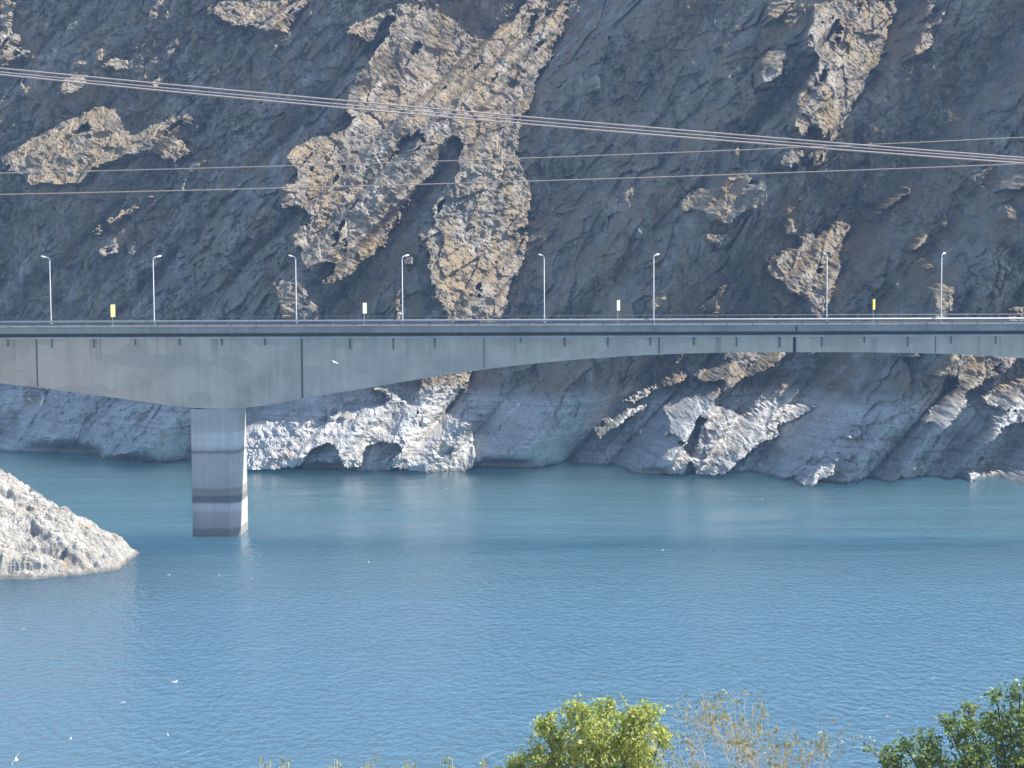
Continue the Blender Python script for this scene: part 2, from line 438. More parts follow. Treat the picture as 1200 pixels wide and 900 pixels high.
ST = 0.26
def build_mountain():
    xs = np.arange(-185, 185.01, ST); zs = np.arange(116, -3.01, -ST)
    X, Z = np.meshgrid(xs, zs)
    YW = shore_depth(xs)
    k = np.ones(15) / 15; YW = np.convolve(np.pad(YW, 7, mode='edge'), k, 'valid')[None, :]
    # general lie of the face: steep, stepping back with height
    back = np.interp(zs, [-3, 0, 6, 14, 40, 80, 116], [-2.5, 0, 3, 7.5, 19, 37, 56])[:, None]
    T = YW + back
    # wide gullies and ribs running up to the right
    ax, az = rot(X, Z, 62)
    T = T + 2.5 * sstep(20, 60, X) * (1 - sstep(20, 40, Z)) + 15 * np.maximum(0, fbm(ax / 60, az / 24, 3, 4, .6)) * sstep(4, 25, Z) * 1.6
    T = T - 3.2 * (ridged(ax / 44, az / 13, 9, 4, .5) * .5) * sstep(2, 18, Z)
    T = T + 1.2 * fbm(X / 9, Z / 7, 13, 3)
    # the deep gully right of the main spur
    gx = 9 + (Z - 20) * .14 + 2 * fbm(Z / 14, X * 0, 7, 2)
    T = T + 21 * np.exp(-((X - gx) / 7.5) ** 2) * sstep(10, 40, Z)
    gx = 88 + (Z - 20) * .30
    T = T + 14 * np.exp(-((X - gx) / 7.0) ** 2) * sstep(14, 40, Z)
    # low platform jutting into the water under the spur
    pl = sstep(-58, -52, X) * (1 - sstep(-8.1, -7.0, X)) * (1 - sstep(7.2, 9.4, Z + .5 * fbm(X / 5, X * 0, 5, 2)))
    tip = sstep(-36, -30, X) * (1 - sstep(-8.1, -7.0, X)) * (1 - sstep(5, 9, Z))
    T = T - 6.0 * pl - 3.0 * tip
    T = T + 3.0 * facets(ax / 24 + .3 * fbm(X / 20, Z / 20, 31, 3), az / 9, 33, 1.0, .7) * sstep(4, 16, Z)
    frag = .55 * fbm(X / 2.4, Z / 1.8, 21, 4, .65) + .25 * facets(X / 2.2, Z / 1.6, 27, .4, 1.2)
    cx_, cz_ = rot(X, Z, 58)
    cleft = (.05 + .45 * sstep(14, 20, Z)) * sstep(.40, .50, fbm(cx_ / 9 + .3 * fbm(X / 5, Z / 5, 23, 3), cz_ / 3.2, 24, 4, .6))
    r = S[1] / math.hypot(S[0], S[2]); dt = ST * math.hypot(S[0], S[2]) / S[2]; sh = ST * S[0] / S[2]
    # jointed rock detail
    rx, rz = rot(X, Z, 38)
    wx = rx + 1.6 * fbm(X / 6, Z / 6, 40, 4); wz = rz + 1.6 * fbm(X / 6, Z / 6, 44, 4)
    var = .55 + .9 * sstep(-.25, .35, fbm(X / 18, Z / 14, 47, 3))
    ra_, rb_ = rot(X + 1.2 * fbm(X / 8, Z / 8, 51, 3), Z + 1.2 * fbm(X / 8, Z / 8, 52, 3), 60)
    DB = 1.9 * facets(ra_ / 11.0, rb_ / 5.0, 53, 1.0, .7) + 1.5 * facets(ra_ / 5.0, rb_ / 2.8, 54, 1.0, .6)
    D = 1.3 * facets(wx / 8.0, wz / 3.6, 50, 1.0, .6) + var * (.7 * facets(wx / 2.9, wz / 1.5, 60, 1.0, .9) + .5 * facets(wx / 1.2, wz / .7, 70, 1.0, 1.1))
    D = D + .6 * fbm(X / 3, Z / 3, 80, 5, .68) + .22 * vnoise(X / .55, Z / .45, 84)
    low = 1 - sstep(12.5, 16.5, Z + 2 * fbm(X / 12, Z / 12, 88, 3))
    D = D * (1 - .28 * low) + low * (.6 * fbm(X / 34 + .4 * fbm(X / 9, Z / 9, 95, 2), Z / 1.3, 90, 4, .6) + .4 * np.abs(fbm(X / 50, Z / .6, 92, 2)))
    D = D * (.4 + .6 * sstep(-1, 3, Z))
    RG = .55 * fbm(X / 2.1, Z / 1.7, 401, 5, .66) - .34 * np.maximum(0, ridged(rot(X, Z, 55)[0] / 6.5, rot(X, Z, 55)[1] / 3.0, 405, 4, .6)) + .3 * vnoise(X / .6, Z / .5, 409) + .17
    KL = .62 * np.clip(1 + 1.1 * fbm(ax / 10, az / 6, 420, 3), .55, 2.0)
    off = np.zeros(len(xs))
    for pas in range(3):
        Y = np.empty_like(T); SH = np.empty_like(T); LIT = np.zeros(T.shape, bool)
        m = T[0] + off; Y[0] = T[0] + D[0] + off; SH[0] = m; A = np.zeros(len(xs))
        for i in range(1, len(zs)):
            m = np.interp(xs + sh, xs, m); A = np.interp(xs + sh, xs, A)
            shade = m - r * dt
            adv = m - (r + KL[i]) * dt
            yl = np.minimum(adv, np.maximum(T[i], adv - .1))
            u, v = project(xs, yl - .7, zs[i])
            iu = np.clip((u - MU0).astype(int), 0, MASK.shape[1] - 1); iv = np.clip((v - MV0).astype(int), 0, MASK.shape[0] - 1)
            mk = MASK[iv, iu]
            lit = (mk + frag[i] * np.where(mk > .04, np.where(mk > .8, .12, .6) * (1 - .35 * low[i]), 0) - cleft[i]) > .5
            Y[i] = yl - .7; SH[i] = shade; LIT[i] = lit
            m = np.where(lit, yl, shade); A = A + lit * (shade - yl)
        if pas < 2:
            # ribs that gain ground on the way down start further back at the top
            x0 = xs + sh * (len(zs) - 12)
            ks = np.exp(-np.linspace(-2.5, 2.5, 121) ** 2); ks /= ks.sum()
            gain = np.maximum(0, (T[-12] - (SH[-12])))
            gain = np.convolve(np.pad(gain, 60, mode='edge'), ks, 'valid')
            off = off + .7 * np.interp(xs, x0, gain, left=0, right=0)
            print("gain", gain.max(), off.max())
    # the shaded rock falls away from the sunlit ribs as flanks
    g = .95 * ST * (1 - .5 * low)
    E = np.where(LIT, Y, 1e4)
    for rng_ in (range(1, len(zs)), range(len(zs) - 2, -1, -1)):
        d = -1 if rng_.step > 0 else 1
        for i in rng_:
            p_ = E[i + d]; q_ = np.minimum(p_ + g[i], 1e4)
            q_[1:] = np.minimum(q_[1:], p_[:-1] + 1.41 * g[i, 1:]); q_[:-1] = np.minimum(q_[:-1], p_[1:] + 1.41 * g[i, :-1])
            E[i] = np.minimum(E[i], q_)
    for rng_ in (range(1, len(xs)), range(len(xs) - 2, -1, -1)):
        d = -1 if rng_.step > 0 else 1
        for j in rng_: E[:, j] = np.minimum(E[:, j], E[:, j + d] + g[:, j])
    E = E + 7 * (1 - sstep(.2, 3.0, Z))
    D = D + .85 * DB * (1 - .3 * low) + .5 * RG
    SS = SH.copy()
    for rr in (16, 12, 9, 6): SS = np.maximum(SH, boxblur(SS, rr))
    SH = SH + np.minimum(SS - SH, 2.5 + 12 * sstep(4, 18, Z))
    Ys = np.maximum(np.minimum(T + D, E + .75 * D + .2 + 2.6 * fbm(X / 11, Z / 9, 301, 4, .6)), SH + np.maximum(.15, 1.9 - 1.1 * low + .95 * D + 3.2 * np.maximum(0, fbm(ax / 16, az / 8, 305, 4, .6))))
    Y = np.where(LIT, Y + (.26 - .06 * low) * DB + .34 * D + RG, Ys)
    print("mountain y range", Y.min(), Y[Z > 10].min(), Y.max())
    wz_ = 1 - sstep(.5, 4.0, Z)
    Y = Y + wz_ * (np.maximum(Y - YW, -5.0 - 7.5 * sstep(-60, -52, X) * (1 - sstep(-8, -5, X))) - (Y - YW))
    # shoulder behind the visible face
    top = np.stack([X[0]] * 4); ytop = np.stack([Y[0] + 200, Y[0] + 120, Y[0] + 60, Y[0] + 20]); ztop = np.stack([X[0] * 0 + 70, X[0] * 0 + 124, X[0] * 0 + 126, X[0] * 0 + 122])
    return gridmesh("mountain", np.vstack([top, X]), np.vstack([ytop, Y]), np.vstack([ztop, Z]), M_ROCK), (xs, zs, Y)
mt, (MX, MZ, MY) = build_mountain()
tag(mt, "steep rocky mountainside with sunlit spurs and a bleached band above the water", "mountain", kind="structure")

def mountain_y(x, z):
    j = int(round((x - MX[0]) / ST)); i = int(round((MZ[0] - z) / ST)); return float(MY[i, j])

# ------------------------------------------------------------------ rocky point at the left
def build_point():
    st = .2
    xs = np.arange(-125, -45, st); ys = np.arange(205, 268, st)
    X, Y = np.meshgrid(xs, ys)
    xw = [-125, -95, -68, -65, -62, -59.8, -57.6, -56.2, -54.8, -53.2, -51.9, -51.1, -50.2]
    hr = np.interp(xs, xw, [22, 17, 12.2, 9.6, 8.2, 7.0, 6.4, 5.4, 4.3, 3.6, 3.0, 1.9, -1])[None, :]
    yf = np.interp(xs, [-125, -90, -66, -60, -55, -50, -45], [204, 212, 217.5, 218.8, 221, 225, 230])[None, :]
    wid = np.interp(xs, [-125, -68, -50, -45], [26, 17, 7, 4])[None, :]
    t = (Y - yf) / wid
    prof = np.where(t < 1, np.interp(t, [-1, 0, .12, .35, .7, 1], [-.6, 0, .16, .42, .8, 1.0]), 1 - .95 * (t - 1) ** 1.3)
    Zh = np.where(hr > 0, hr * prof, -1.6)
    wx = X + .8 * fbm(X / 4, Y / 4, 111, 3); wy = Y + .8 * fbm(X / 4, Y / 4, 117, 3)
    ra, rb = rot(wx, wy, 20)
    D = 1.15 * facets(ra / 4.6, rb / 2.4, 120, 1, .8) + .34 * facets(ra / 1.5, rb / 1.0, 130, 1, .8) + .15 * facets(ra / .7, rb / .55, 140, 1, .9) + .5 * fbm(X / 2.5, Y / 2.5, 150, 3)
    ter = .28 * np.abs(fbm(Zh * 1.3, X / 18, 160, 3))
    Zh = Zh + (D * .8 - ter) * (.35 + .65 * sstep(-.3, 2.2, Zh))
    for _ in range(1):
        Pz = np.pad(Zh, 1, mode='edge'); Zh = (Pz[1:-1, 1:-1] * 4 + Pz[:-2, 1:-1] + Pz[2:, 1:-1] + Pz[1:-1, :-2] + Pz[1:-1, 2:]) / 8
    Zh = Zh + .3 * facets(ra / 1.9, rb / 1.1, 175, 1, 1.2) * sstep(-.1, .8, Zh) + .2 * facets(X / .6, Y / .5, 171, 1, 1) * sstep(-.1, .8, Zh) + .1 * fbm(X / .5, Y / .5, 173, 3) * sstep(-.1, .5, Zh)
    Zh = np.maximum(Zh, -2.5)
    return gridmesh("rocky_shore", X, Y, Zh, M_PALE)
tag(build_point(), "pale sunlit rocky point running into the lake at left", "shore", kind="structure")

# ------------------------------------------------------------------ water
def water():
    m, nt, b = newmat("lake_water"); n = N(nt)
    p = n.pos(); X, Y, Z = n.sep(p)
    b.inputs["IOR"].default_value = 1.33
    b.inputs["Roughness"].default_value = .17
    b.inputs["Subsurface Weight"].default_value = 1.0
    b.inputs["Subsurface Radius"].default_value = (5, 9, 11); b.inputs["Subsurface Scale"].default_value = 60.0
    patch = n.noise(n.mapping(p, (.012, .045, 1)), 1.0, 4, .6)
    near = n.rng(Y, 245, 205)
    refl_tint = n.rng(n.math('ADD', Y, n.math('MULTIPLY', n.math('SUBTRACT', patch, .5), 120)), 190, 300)
    n.link(n.mix(refl_tint, (.085, .195, .335), (.075, .185, .262)), b.inputs["Base Color"])  # reflection painted into the base colour: bluer near, greener towards the far shore
    amt = n.math('ADD', n.math('MULTIPLY', near, .75), n.rng(patch, .42, .62, .08, .5), clamp=True)
    rip = n.noise(n.mapping(p, (1.0, .7, 1)), 1.15, 2, .55)
    sw = n.noise(n.mapping(p, (.25, .16, 1)), 1.0, 3, .5)
    h = n.math('MULTIPLY', n.math('ADD', n.math('MULTIPLY', rip, .8), n.math('MULTIPLY', sw, .55)), amt)
    n.link(n.bump(h, 1.0, 1.0), b.inputs["Normal"])
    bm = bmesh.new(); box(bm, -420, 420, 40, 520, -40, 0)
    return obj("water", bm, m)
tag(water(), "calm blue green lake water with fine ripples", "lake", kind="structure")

# ------------------------------------------------------------------ near bank under the camera and the trees
def bank_z(y, x=0):
    return float(np.interp(y, [-60, -3, 3, 20, 50, 75, 105, 125], [40, 38.2, 37.6, 28.5, 17.5, 9.0, -1.0, -4]))
def near_bank():
    m, nt, b = newmat("dry_grass_bank"); n = N(nt)
    p = n.pos(); f = n.noise(p, .6, 5, .65)
    n.link(n.ramp(f, [(.3, (.06, .06, .03)), (.5, (.16, .13, .07)), (.7, (.27, .21, .12))]), b.inputs["Base Color"]); b.inputs["Roughness"].default_value = 1
    n.link(n.bump(n.noise(p, 4, 4), .6, .2), b.inputs["Normal"])
    xs = np.arange(-200, 200.1, 2.0); ys = np.arange(-60, 125.1, 1.5)
    X, Y = np.meshgrid(xs, ys)
    Z = np.interp(Y, [-60, -3, 3, 20, 50, 75, 105, 125], [40, 38.2, 37.6, 28.5, 17.5, 9.0, -1.0, -4]) + .8 * fbm(X / 12, Y / 12, 200, 3) * sstep(6, 25, np.abs(Y)) - .3
    return gridmesh("bank", X, Y, Z, m, True)
tag(near_bank(), "dry grassy bank falling to the lake on the near side", "bank", kind="structure")

# ------------------------------------------------------------------ bridge
BR = empty("bridge", (0, 250, 0), math.radians(-0.8))
tag(BR, "long grey concrete road bridge with a deep arched girder on a striped pier", "bridge")
LX0, LX1 = -118.0, 124.0
K = F / 250.0
def bx(u): return (u - 600) / K
def bz(v): return 40 - (v - 300) / K
curve_u = [-420, -300, -200, -100, 0, 38, 100, 160, 224, 268, 288, 352, 420, 500, 567, 650, 700, 773, 850, 932, 1010, 1097, 1150, 1200, 1297, 1364, 1444, 1512, 1576, 1640, 1700]
curve_v = [414, 418, 425, 436, 449, 453, 461.5, 470, 478.5, 480, 478.5, 467.5, 456, 443, 433, 424, 420, 416, 414.3, 414, 414.3, 416, 418.5, 421.5, 432, 443, 456, 467, 479, 480, 470]
def bottom(x): return float(np.interp(600 + K * x, curve_u, curve_v))
GY0, GY1 = 1.0, 8.1            # girder faces
xsb = list(np.linspace(LX0, LX1, 150))
def girder():
    bm = bmesh.new(); prev = None
    k = np.ones(5) / 5
    zb = np.array([bz(bottom(x)) for x in xsb]); zb = np.convolve(np.pad(zb, 2, mode='edge'), k, 'valid')
    for x, z in zip(xsb, zb):
        ring = [bm.verts.new((x, y, zz)) for y, zz in ((GY0, z), (GY1, z), (GY1, 28.6), (GY0, 28.6))]
        if prev:
            for a in range(4): bm.faces.new((prev[a], prev[(a + 1) % 4], ring[(a + 1) % 4], ring[a]))
        else: bm.faces.new(ring[::-1])
        prev = ring
    bm.faces.new(prev)
    return obj("girder", bm, M_GIRD, BR)
girder()
bm = bmesh.new()                       # upper web, set back under the deck
box(bm, LX0, LX1, GY0 + .38, GY1 - .55, 28.602, 29.4)
obj("haunch", bm, M_CONC, BR)
bm = bmesh.new(); box(bm, LX0, LX1, GY0 - .28, GY0 - .003, 28.42, 28.72, .04); obj("ledge", bm, M_LEDGE, BR)
bm = bmesh.new(); box(bm, LX0, LX1, -.6, 10.15, 29.403, 29.98); obj("deck", bm, M_CONC, BR)
for y0, y1 in ((-.75, .0), (9.8, 10.35)):
    bm = bmesh.new(); box(bm, LX0, LX1, y0, y1, 29.985, 30.28, .03); obj("kerb", bm, M_CONC, BR)
bm = bmesh.new(); box(bm, LX0, LX1, -.78, -.603, 29.30, 29.978, .02); obj("fascia", bm, M_CONC, BR)
# piers
def pier(cx):
    bm = bmesh.new(); x0, x1 = cx - 2.68, cx + 2.68
    z1 = bz(479.0) - .05
    plan = [(x0, GY0 + .02), (x1, GY0 + .02), (x1 + 1.37, GY0 + 1.3), (x1 + 1.37, GY1 - .2), (x0 + .5, GY1 - .2), (x0 + .25, GY0 + 1.3)]
    lo = [bm.verts.new((x, y + (.9 if y > 5 else 0), -6)) for x, y in plan]
    hi = [bm.verts.new((x, y, z1)) for x, y in plan]
    n_ = len(plan)
    for a in range(n_): bm.faces.new((lo[a], lo[(a + 1) % n_], hi[(a + 1) % n_], hi[a]))
    bm.faces.new(lo[::-1]); bm.faces.new(hi)
    bmesh.ops.bevel(bm, geom=[e for e in bm.edges if abs(e.verts[0].co.z - e.verts[1].co.z) > 3], offset=.05, segments=2, affect='EDGES')
    return obj("pier", bm, M_PIER, BR)
pier(bx(241.5)); pier(bx(1610))
# vertical joints between cast segments and the expansion joint
for u, wd in ((-190, .2), (38, .22), (352, .3), (567, .14), (773, .22), (1097, .16), (1297, .14)):
    x = bx(u); bm = bmesh.new(); box(bm, x - wd / 2, x + wd / 2, GY0 - .012, GY0 + .1, bz(bottom(x)) + .12, 28.41)
    obj("joint", bm, M_STAIN, BR)
x = bx(932); bm = bmesh.new(); box(bm, x - .22, x + .22, GY0 - .02, GY0 + .1, bz(414) + .02, 28.41)
obj("expansion_joint", bm, M_DARK, BR)
bm = bmesh.new(); box(bm, x - .12, x + .12, -.79, -.5, 29.29, 30.1); obj("expansion_joint", bm, M_DARK, BR)
# brackets hanging below the ledge
bu = 9.0
while bx(bu) > LX0 + 3: bu -= 51
bm = bmesh.new(); box(bm, -.10, .10, -.16, -.003, -1.45, 0); box(bm, -.16, .16, -.2, -.003, -.25, .0)
me = bpy.data.meshes.new("bracket"); bm.to_mesh(me); bm.free(); me.materials.append(M_STAIN)
while bx(bu) < LX1 - 2:
    if all(abs(bu - j) > 9 for j in (38, 352, 567, 773, 932, 1097)):
        o = link(bpy.data.objects.new("bracket", me), BR); o.location = (bx(bu) + random.uniform(-.15, .15), GY0, 28.415); o.scale = (random.uniform(.6, 1.1), 1, random.uniform(.45, 1.15))
    bu += 50.5
# service duct brackets (small dark pieces along the recess)
bm = bmesh.new(); tube(bm, [(LX0, GY0 + .22, 28.95), (LX1, GY0 + .22, 28.95)], .13, 8); obj("service_pipe", bm, M_POST, BR)

# road on the deck
def local_box(name, x0, x1, y0, y1, z0, z1, m):
    bm = bmesh.new(); box(bm, x0, x1, y0, y1, z0, z1); o = obj(name, bm, m); o.location = BR.location; o.rotation_euler = BR.rotation_euler; return o
tag(local_box("road", LX0, LX1, 0.02, 9.78, 29.985, 30.05, M_ASPH), "asphalt roadway on the bridge deck", "road", kind="structure")
bm = bmesh.new()
for y in (.7, 8.7): box(bm, LX0, LX1, y - .08, y + .08, 30.052, 30.058)
xx = LX0
while xx < LX1: box(bm, xx, xx + 3, 4.72, 4.88, 30.052, 30.058); xx += 9
o = obj("road_markings", bm, M_PAINT); o.location = BR.location; o.rotation_euler = BR.rotation_euler
tag(o, "white lane lines on the bridge road", "road marking", kind="structure")

def railing(y, name, label, h, step, main_r, m_top, u0):
    t = empty(name, BR.location, BR.rotation_euler[2]); tag(t, label, "railing")
    bm = bmesh.new(); tube(bm, [(LX0, y, 30.28 + h - main_r), (LX1, y, 30.28 + h - main_r)], main_r, 10); obj("top_rail", bm, m_top, t, True)
    bm = bmesh.new(); tube(bm, [(LX0, y, 30.28 + h * .42), (LX1, y, 30.28 + h * .42)], .05, 8); obj("lower_rail", bm, M_POST, t, True)
    bm = bmesh.new(); box(bm, -.05, .05, -.06, .06, 0, h + .2, .01); box(bm, -.12, .12, -.12, .12, 0, .04)
    me = bpy.data.meshes.new("post"); bm.to_mesh(me); bm.free(); me.materials.append(M_POST)
    x = bx(u0)
    while x > LX0 + step: x -= step
    while x < LX1:
        o = link(bpy.data.objects.new("post", me), t); o.location = (x, y + main_r + .06 if y < 5 else y - main_r - .06, 30.282); x += step
    return t
railing(-.4, "bridge_railing", "pale tubular guard railing with posts along the near edge of the bridge deck", .82, 3.5, .13, M_RAIL, 10)
railing(10.05, "bridge_railing", "thin grey guard railing along the far edge of the bridge deck", 1.0, 3.5, .06, M_POST, 24)

# ------------------------------------------------------------------ lamps
def to_world(x, y, z):
    return BR.matrix_basis @ Vector((x, y, z))
bpy.context.view_layer.update()
def make_lamp(sgn):
    t = empty("street_lamp")
    H = 9.35
    bm = bmesh.new(); box(bm, -.22, .22, -.22, .22, 0, .06); tube(bm, [(0, 0, .05), (0, 0, .9), (0, 0, .95), (0, 0, H)], [.13, .13, .09, .06], 10); obj("pole", bm, M_GALV, t, True)
    ax, ay = .62 * sgn, 1.25 * sgn
    pts = []
    for i in range(9):
        q = i / 8; pts.append((ax * (1 - math.cos(q * PI / 2)) * .75, ay * (1 - math.cos(q * PI / 2)) * .75, H - .02 + .5 * math.sin(q * PI / 2)))
    bm = bmesh.new(); tube(bm, pts, .055, 8); arm = obj("arm", bm, M_GALV, t, True)
    # head: flattened teardrop
    bm = bmesh.new(); bmesh.ops.create_uvsphere(bm, u_segments=14, v_segments=9, radius=1)
    L = math.hypot(ax, ay); dx, dy = ax / L, ay / L
    for v in bm.verts:
        a, b, c = v.co
        wdt = .2 * (1 + .25 * a); hh = .16 if c > 0 else .09
        q = (a * .5 + .33); s = b * wdt
        v.co = (pts[-1][0] + dx * q - dy * s, pts[-1][1] + dy * q + dx * s, pts[-1][2] + c * hh + .10 * a)
    obj("lamp_head", bm, M_HEAD, t, True)
    return t
near0, far0 = make_lamp(1), make_lamp(-1)
lamp_lab = {180: "near-edge lamp post standing above the pier, arm to the right", 472: "near-edge lamp post in front of the big sunlit spur",
            766: "near-edge lamp post over the thin middle of the bridge, right of a white sign", 1101: "near-edge lamp post at the far right of the bridge, before a small sunlit outcrop",
            55: "far-edge lamp post at the left end of the bridge, arm to the left", 343: "far-edge lamp post before the ragged left foot of the sunlit spur",
            635: "far-edge lamp post in front of the dark gully right of the spur", 967: "faint far-edge lamp post in front of a sunlit scree patch at right"}
for i, u in enumerate((180, 472, 766, 1101)):
    o = near0 if i == 0 else copy_tree(near0)
    o.location = to_world(bx(u), -.15, 30.283) + Vector((0, 0, 0)); o.rotation_euler = (0, 0, 0)
    tag(o, lamp_lab[u], "street lamp", "street lamps on the bridge")
for i, u in enumerate((57, 346, 637, 967)):
    o = far0 if i == 0 else copy_tree(far0)
    k2 = F / 259.6
    o.location = to_world((u - 600) / k2, 9.6, 30.283); tag(o, lamp_lab[(55, 343, 635, 967)[i]], "street lamp", "street lamps on the bridge")

# ------------------------------------------------------------------ signs on the median side
def sign(u, col, label, vb, vt):
    Ys = 259.2; k2 = F / Ys
    t = empty("road_sign", (0, 0, 0)); x = (u - 600) / k2
    base = to_world(x, 9.0, 30.06); t.location = base
    zt = 40 - (vt - 300) / k2 - base.z; zb = 40 - (vb - 300) / k2 - base.z
    m = plain("sign_face", col, .4, 0, .04)
    bm = bmesh.new(); tube(bm, [(0, 0, 0), (0, 0, zt - .1)], .05, 8); box(bm, -.14, .14, -.14, .14, 0, .03); obj("post", bm, M_GALV, t)
    ang = math.radians(58)      # faces traffic coming from the right
    bm = bmesh.new(); box(bm, -.46, .46, -.12, -.075, zb, zt, .01); p = obj("panel", bm, m, t); p.rotation_euler = (0, 0, ang)
    bm = bmesh.new()
    for a in ((-.5, .5, zb - .05, zb), (-.5, .5, zt, zt + .05), (-.5, -.462, zb, zt), (.462, .5, zb, zt)): box(bm, a[0], a[1], -.13, -.06, a[2], a[3])
    fr = obj("frame", bm, M_POST, t); fr.rotation_euler = (0, 0, ang)
    return tag(t, label, "road sign", "narrow signs along the bridge")
sign(130, (.85, .72, .25), "narrow yellow sign on a post left of the lamp above the pier", 369.5, 355)
sign(426, (.8, .74, .58), "narrow cream sign on a post before the dark cleft left of the spur", 366.5, 354)
sign(723, (.8, .8, .78), "narrow white sign on a post before the dark gully", 364, 352)
sign(1021, (.85, .70, .12), "narrow yellow sign on a post near the right end of the bridge", 364, 352)

# ------------------------------------------------------------------ overhead cables
def cable(pix, Y, r, m, label, group):
    r *= 1.08
    us = [-260, *[p[0] for p in pix], 1460]
    c = np.polyfit([p[0] for p in pix], [p[1] for p in pix], 2)
    pts = []
    for u in np.linspace(-1600, 2800, 120):
        p = at_depth(u, np.polyval(c, u), Y); pts.append(tuple(p))
    bm = bmesh.new(); tube(bm, pts, r, 6)
    return tag(obj("power_cable", bm, m, None, True), label, "cable", group)
G1 = "bundle of pale cables"; G2 = "thin dark wires"
cable([(0, 80), (600, 135.5), (1200, 185)], 62, .024, M_CABLE, "upper cable of the pale bundle crossing from upper left to right", G1)
cable([(0, 84.5), (600, 140), (1200, 188)], 63, .02, M_CABLE, "middle cable of the pale bundle crossing from upper left to right", G1)
cable([(0, 87.5), (600, 144), (1200, 191.5)], 61, .026, M_CABLE, "lowest cable of the pale bundle crossing from upper left to right", G1)
cable([(0, 203), (600, 186), (1200, 161)], 95, .024, M_WIRE, "upper thin dark wire rising to the right behind the pale cables", G2)
cable([(0, 228), (600, 213), (1200, 192)], 95, .026, M_WIRE, "lower thin dark wire rising to the right above the lamps", G2)

# ------------------------------------------------------------------ gulls
def gull_body(bm, s=1.0):
    prof = [(-.26, .0, .03), (-.20, .01, .05), (-.08, 0, .095), (.05, 0, .105), (.14, .03, .08), (.18, .10, .05), (.215, .135, .052), (.25, .13, .03)]
    rings = []
    for x, z, r in prof:
        rings.append([bm.verts.new((x * s, math.cos(a) * r * .9 * s, (z + math.sin(a) * r) * s)) for a in np.linspace(0, 2 * PI, 10, endpoint=False)])
    for r0, r1 in zip(rings, rings[1:]):
        for k in range(10): bm.faces.new((r0[k], r0[(k + 1) % 10], r1[(k + 1) % 10], r1[k]))
    bm.faces.new(rings[0][::-1]); bm.faces.new(rings[-1])
def make_gull(flying):
    t = empty("gull"); bm = bmesh.new(); gull_body(bm); obj("body", bm, M_FEATH, t, True)
    bm = bmesh.new(); tube(bm, [(.25, 0, .13), (.31, 0, .115)], [.014, .004], 6); obj("beak", bm, M_BEAK, t)
    for sg in (1, -1):
        bm = bmesh.new()
        if flying: st = [(.02, .06, .05, .13), (.05, .3, .16, .12), (.0, .55, .13, .085), (-.1, .74, .06, .02)]
        else: st = [(.08, .07, .05, .07), (-.08, .1, .05, .07), (-.22, .06, .045, .035), (-.33, .02, .045, .01)]
        rows = []
        for x, y, z, c in st:
            if flying: rows.append([bm.verts.new((x + c, sg * y, z)), bm.verts.new((x, sg * y, z + .018)), bm.verts.new((x - c, sg * y, z)), bm.verts.new((x, sg * y, z - .008))])
            else: rows.append([bm.verts.new((x, sg * y, z + c)), bm.verts.new((x, sg * (y + .02), z)), bm.verts.new((x, sg * y, z - c)), bm.verts.new((x, sg * (y - .02), z))])
        for a, b in zip(rows, rows[1:]):
            for k in range(4): bm.faces.new((a[k], a[(k + 1) % 4], b[(k + 1) % 4], b[k]))
        bm.faces.new(rows[0]); bm.faces.new(rows[-1][::-1]); bmesh.ops.recalc_face_normals(bm, faces=bm.faces)
        obj("wing", bm, M_WING if not flying else M_FEATH, t)
    return t
sw = make_gull(False)
swim = [(198, 674, "off the tip of the pale rocky point"), (257, 674, "below left of the bridge pier"), (295, 679, "below right of the bridge pier"),
        (28, 738, "in open water below the rocky point"), (205, 800, "in open water, largest white speck left of the green tree"), (144, 824, "in open water left of the largest gull"),
        (83, 866, "near the bottom left corner of the lake"), (197, 862, "low in the lake below the largest gull"), (425, 580, "in front of the sunlit platform"),
        (523, 573, "close under the sunlit platform's right end"), (893, 585, "off the shaded right shore"), (777, 645, "mid lake below the middle of the bridge"),
        (432, 659, "mid lake right of the pier"), (383, 630, "between the pier and the mid lake streaks"), (561, 545, "at the waterline beside the platform tip"), (1041, 841, "left above the dark green tree"), (961, 859, "beside the bare tree's right twigs")]
for i, (u, v, where) in enumerate(swim):
    o = sw if i == 0 else copy_tree(sw)
    p = on_water(u, v); big = 1.05 if (u, v) == (205, 800) else random.uniform(.62, .85)
    o.location = (p[0], p[1], .03); o.rotation_euler = (0, 0, random.uniform(0, 6.28)); o.scale = (big,) * 3
    tag(o, "white gull floating " + where, "gull", "gulls floating on the lake")
fl = make_gull(True)
for i, (u, v, Yd, lab, sc) in enumerate([(392, 425, 236, "white gull flying in front of the bridge girder right of the pier", .9), (750, 271, 240, "white gull flying in front of the dark mountain above the bridge", .9), (19, 891, 112, "gull flying low at the bottom left corner", .75)]):
    o = fl if i == 0 else copy_tree(fl)
    o.location = tuple(at_depth(u, v, Yd)); o.rotation_euler = (.35 + .3 * i, .1, 1.0 + 1.7 * i); o.scale = (sc,) * 3
    tag(o, lab, "gull", "gulls in flight")

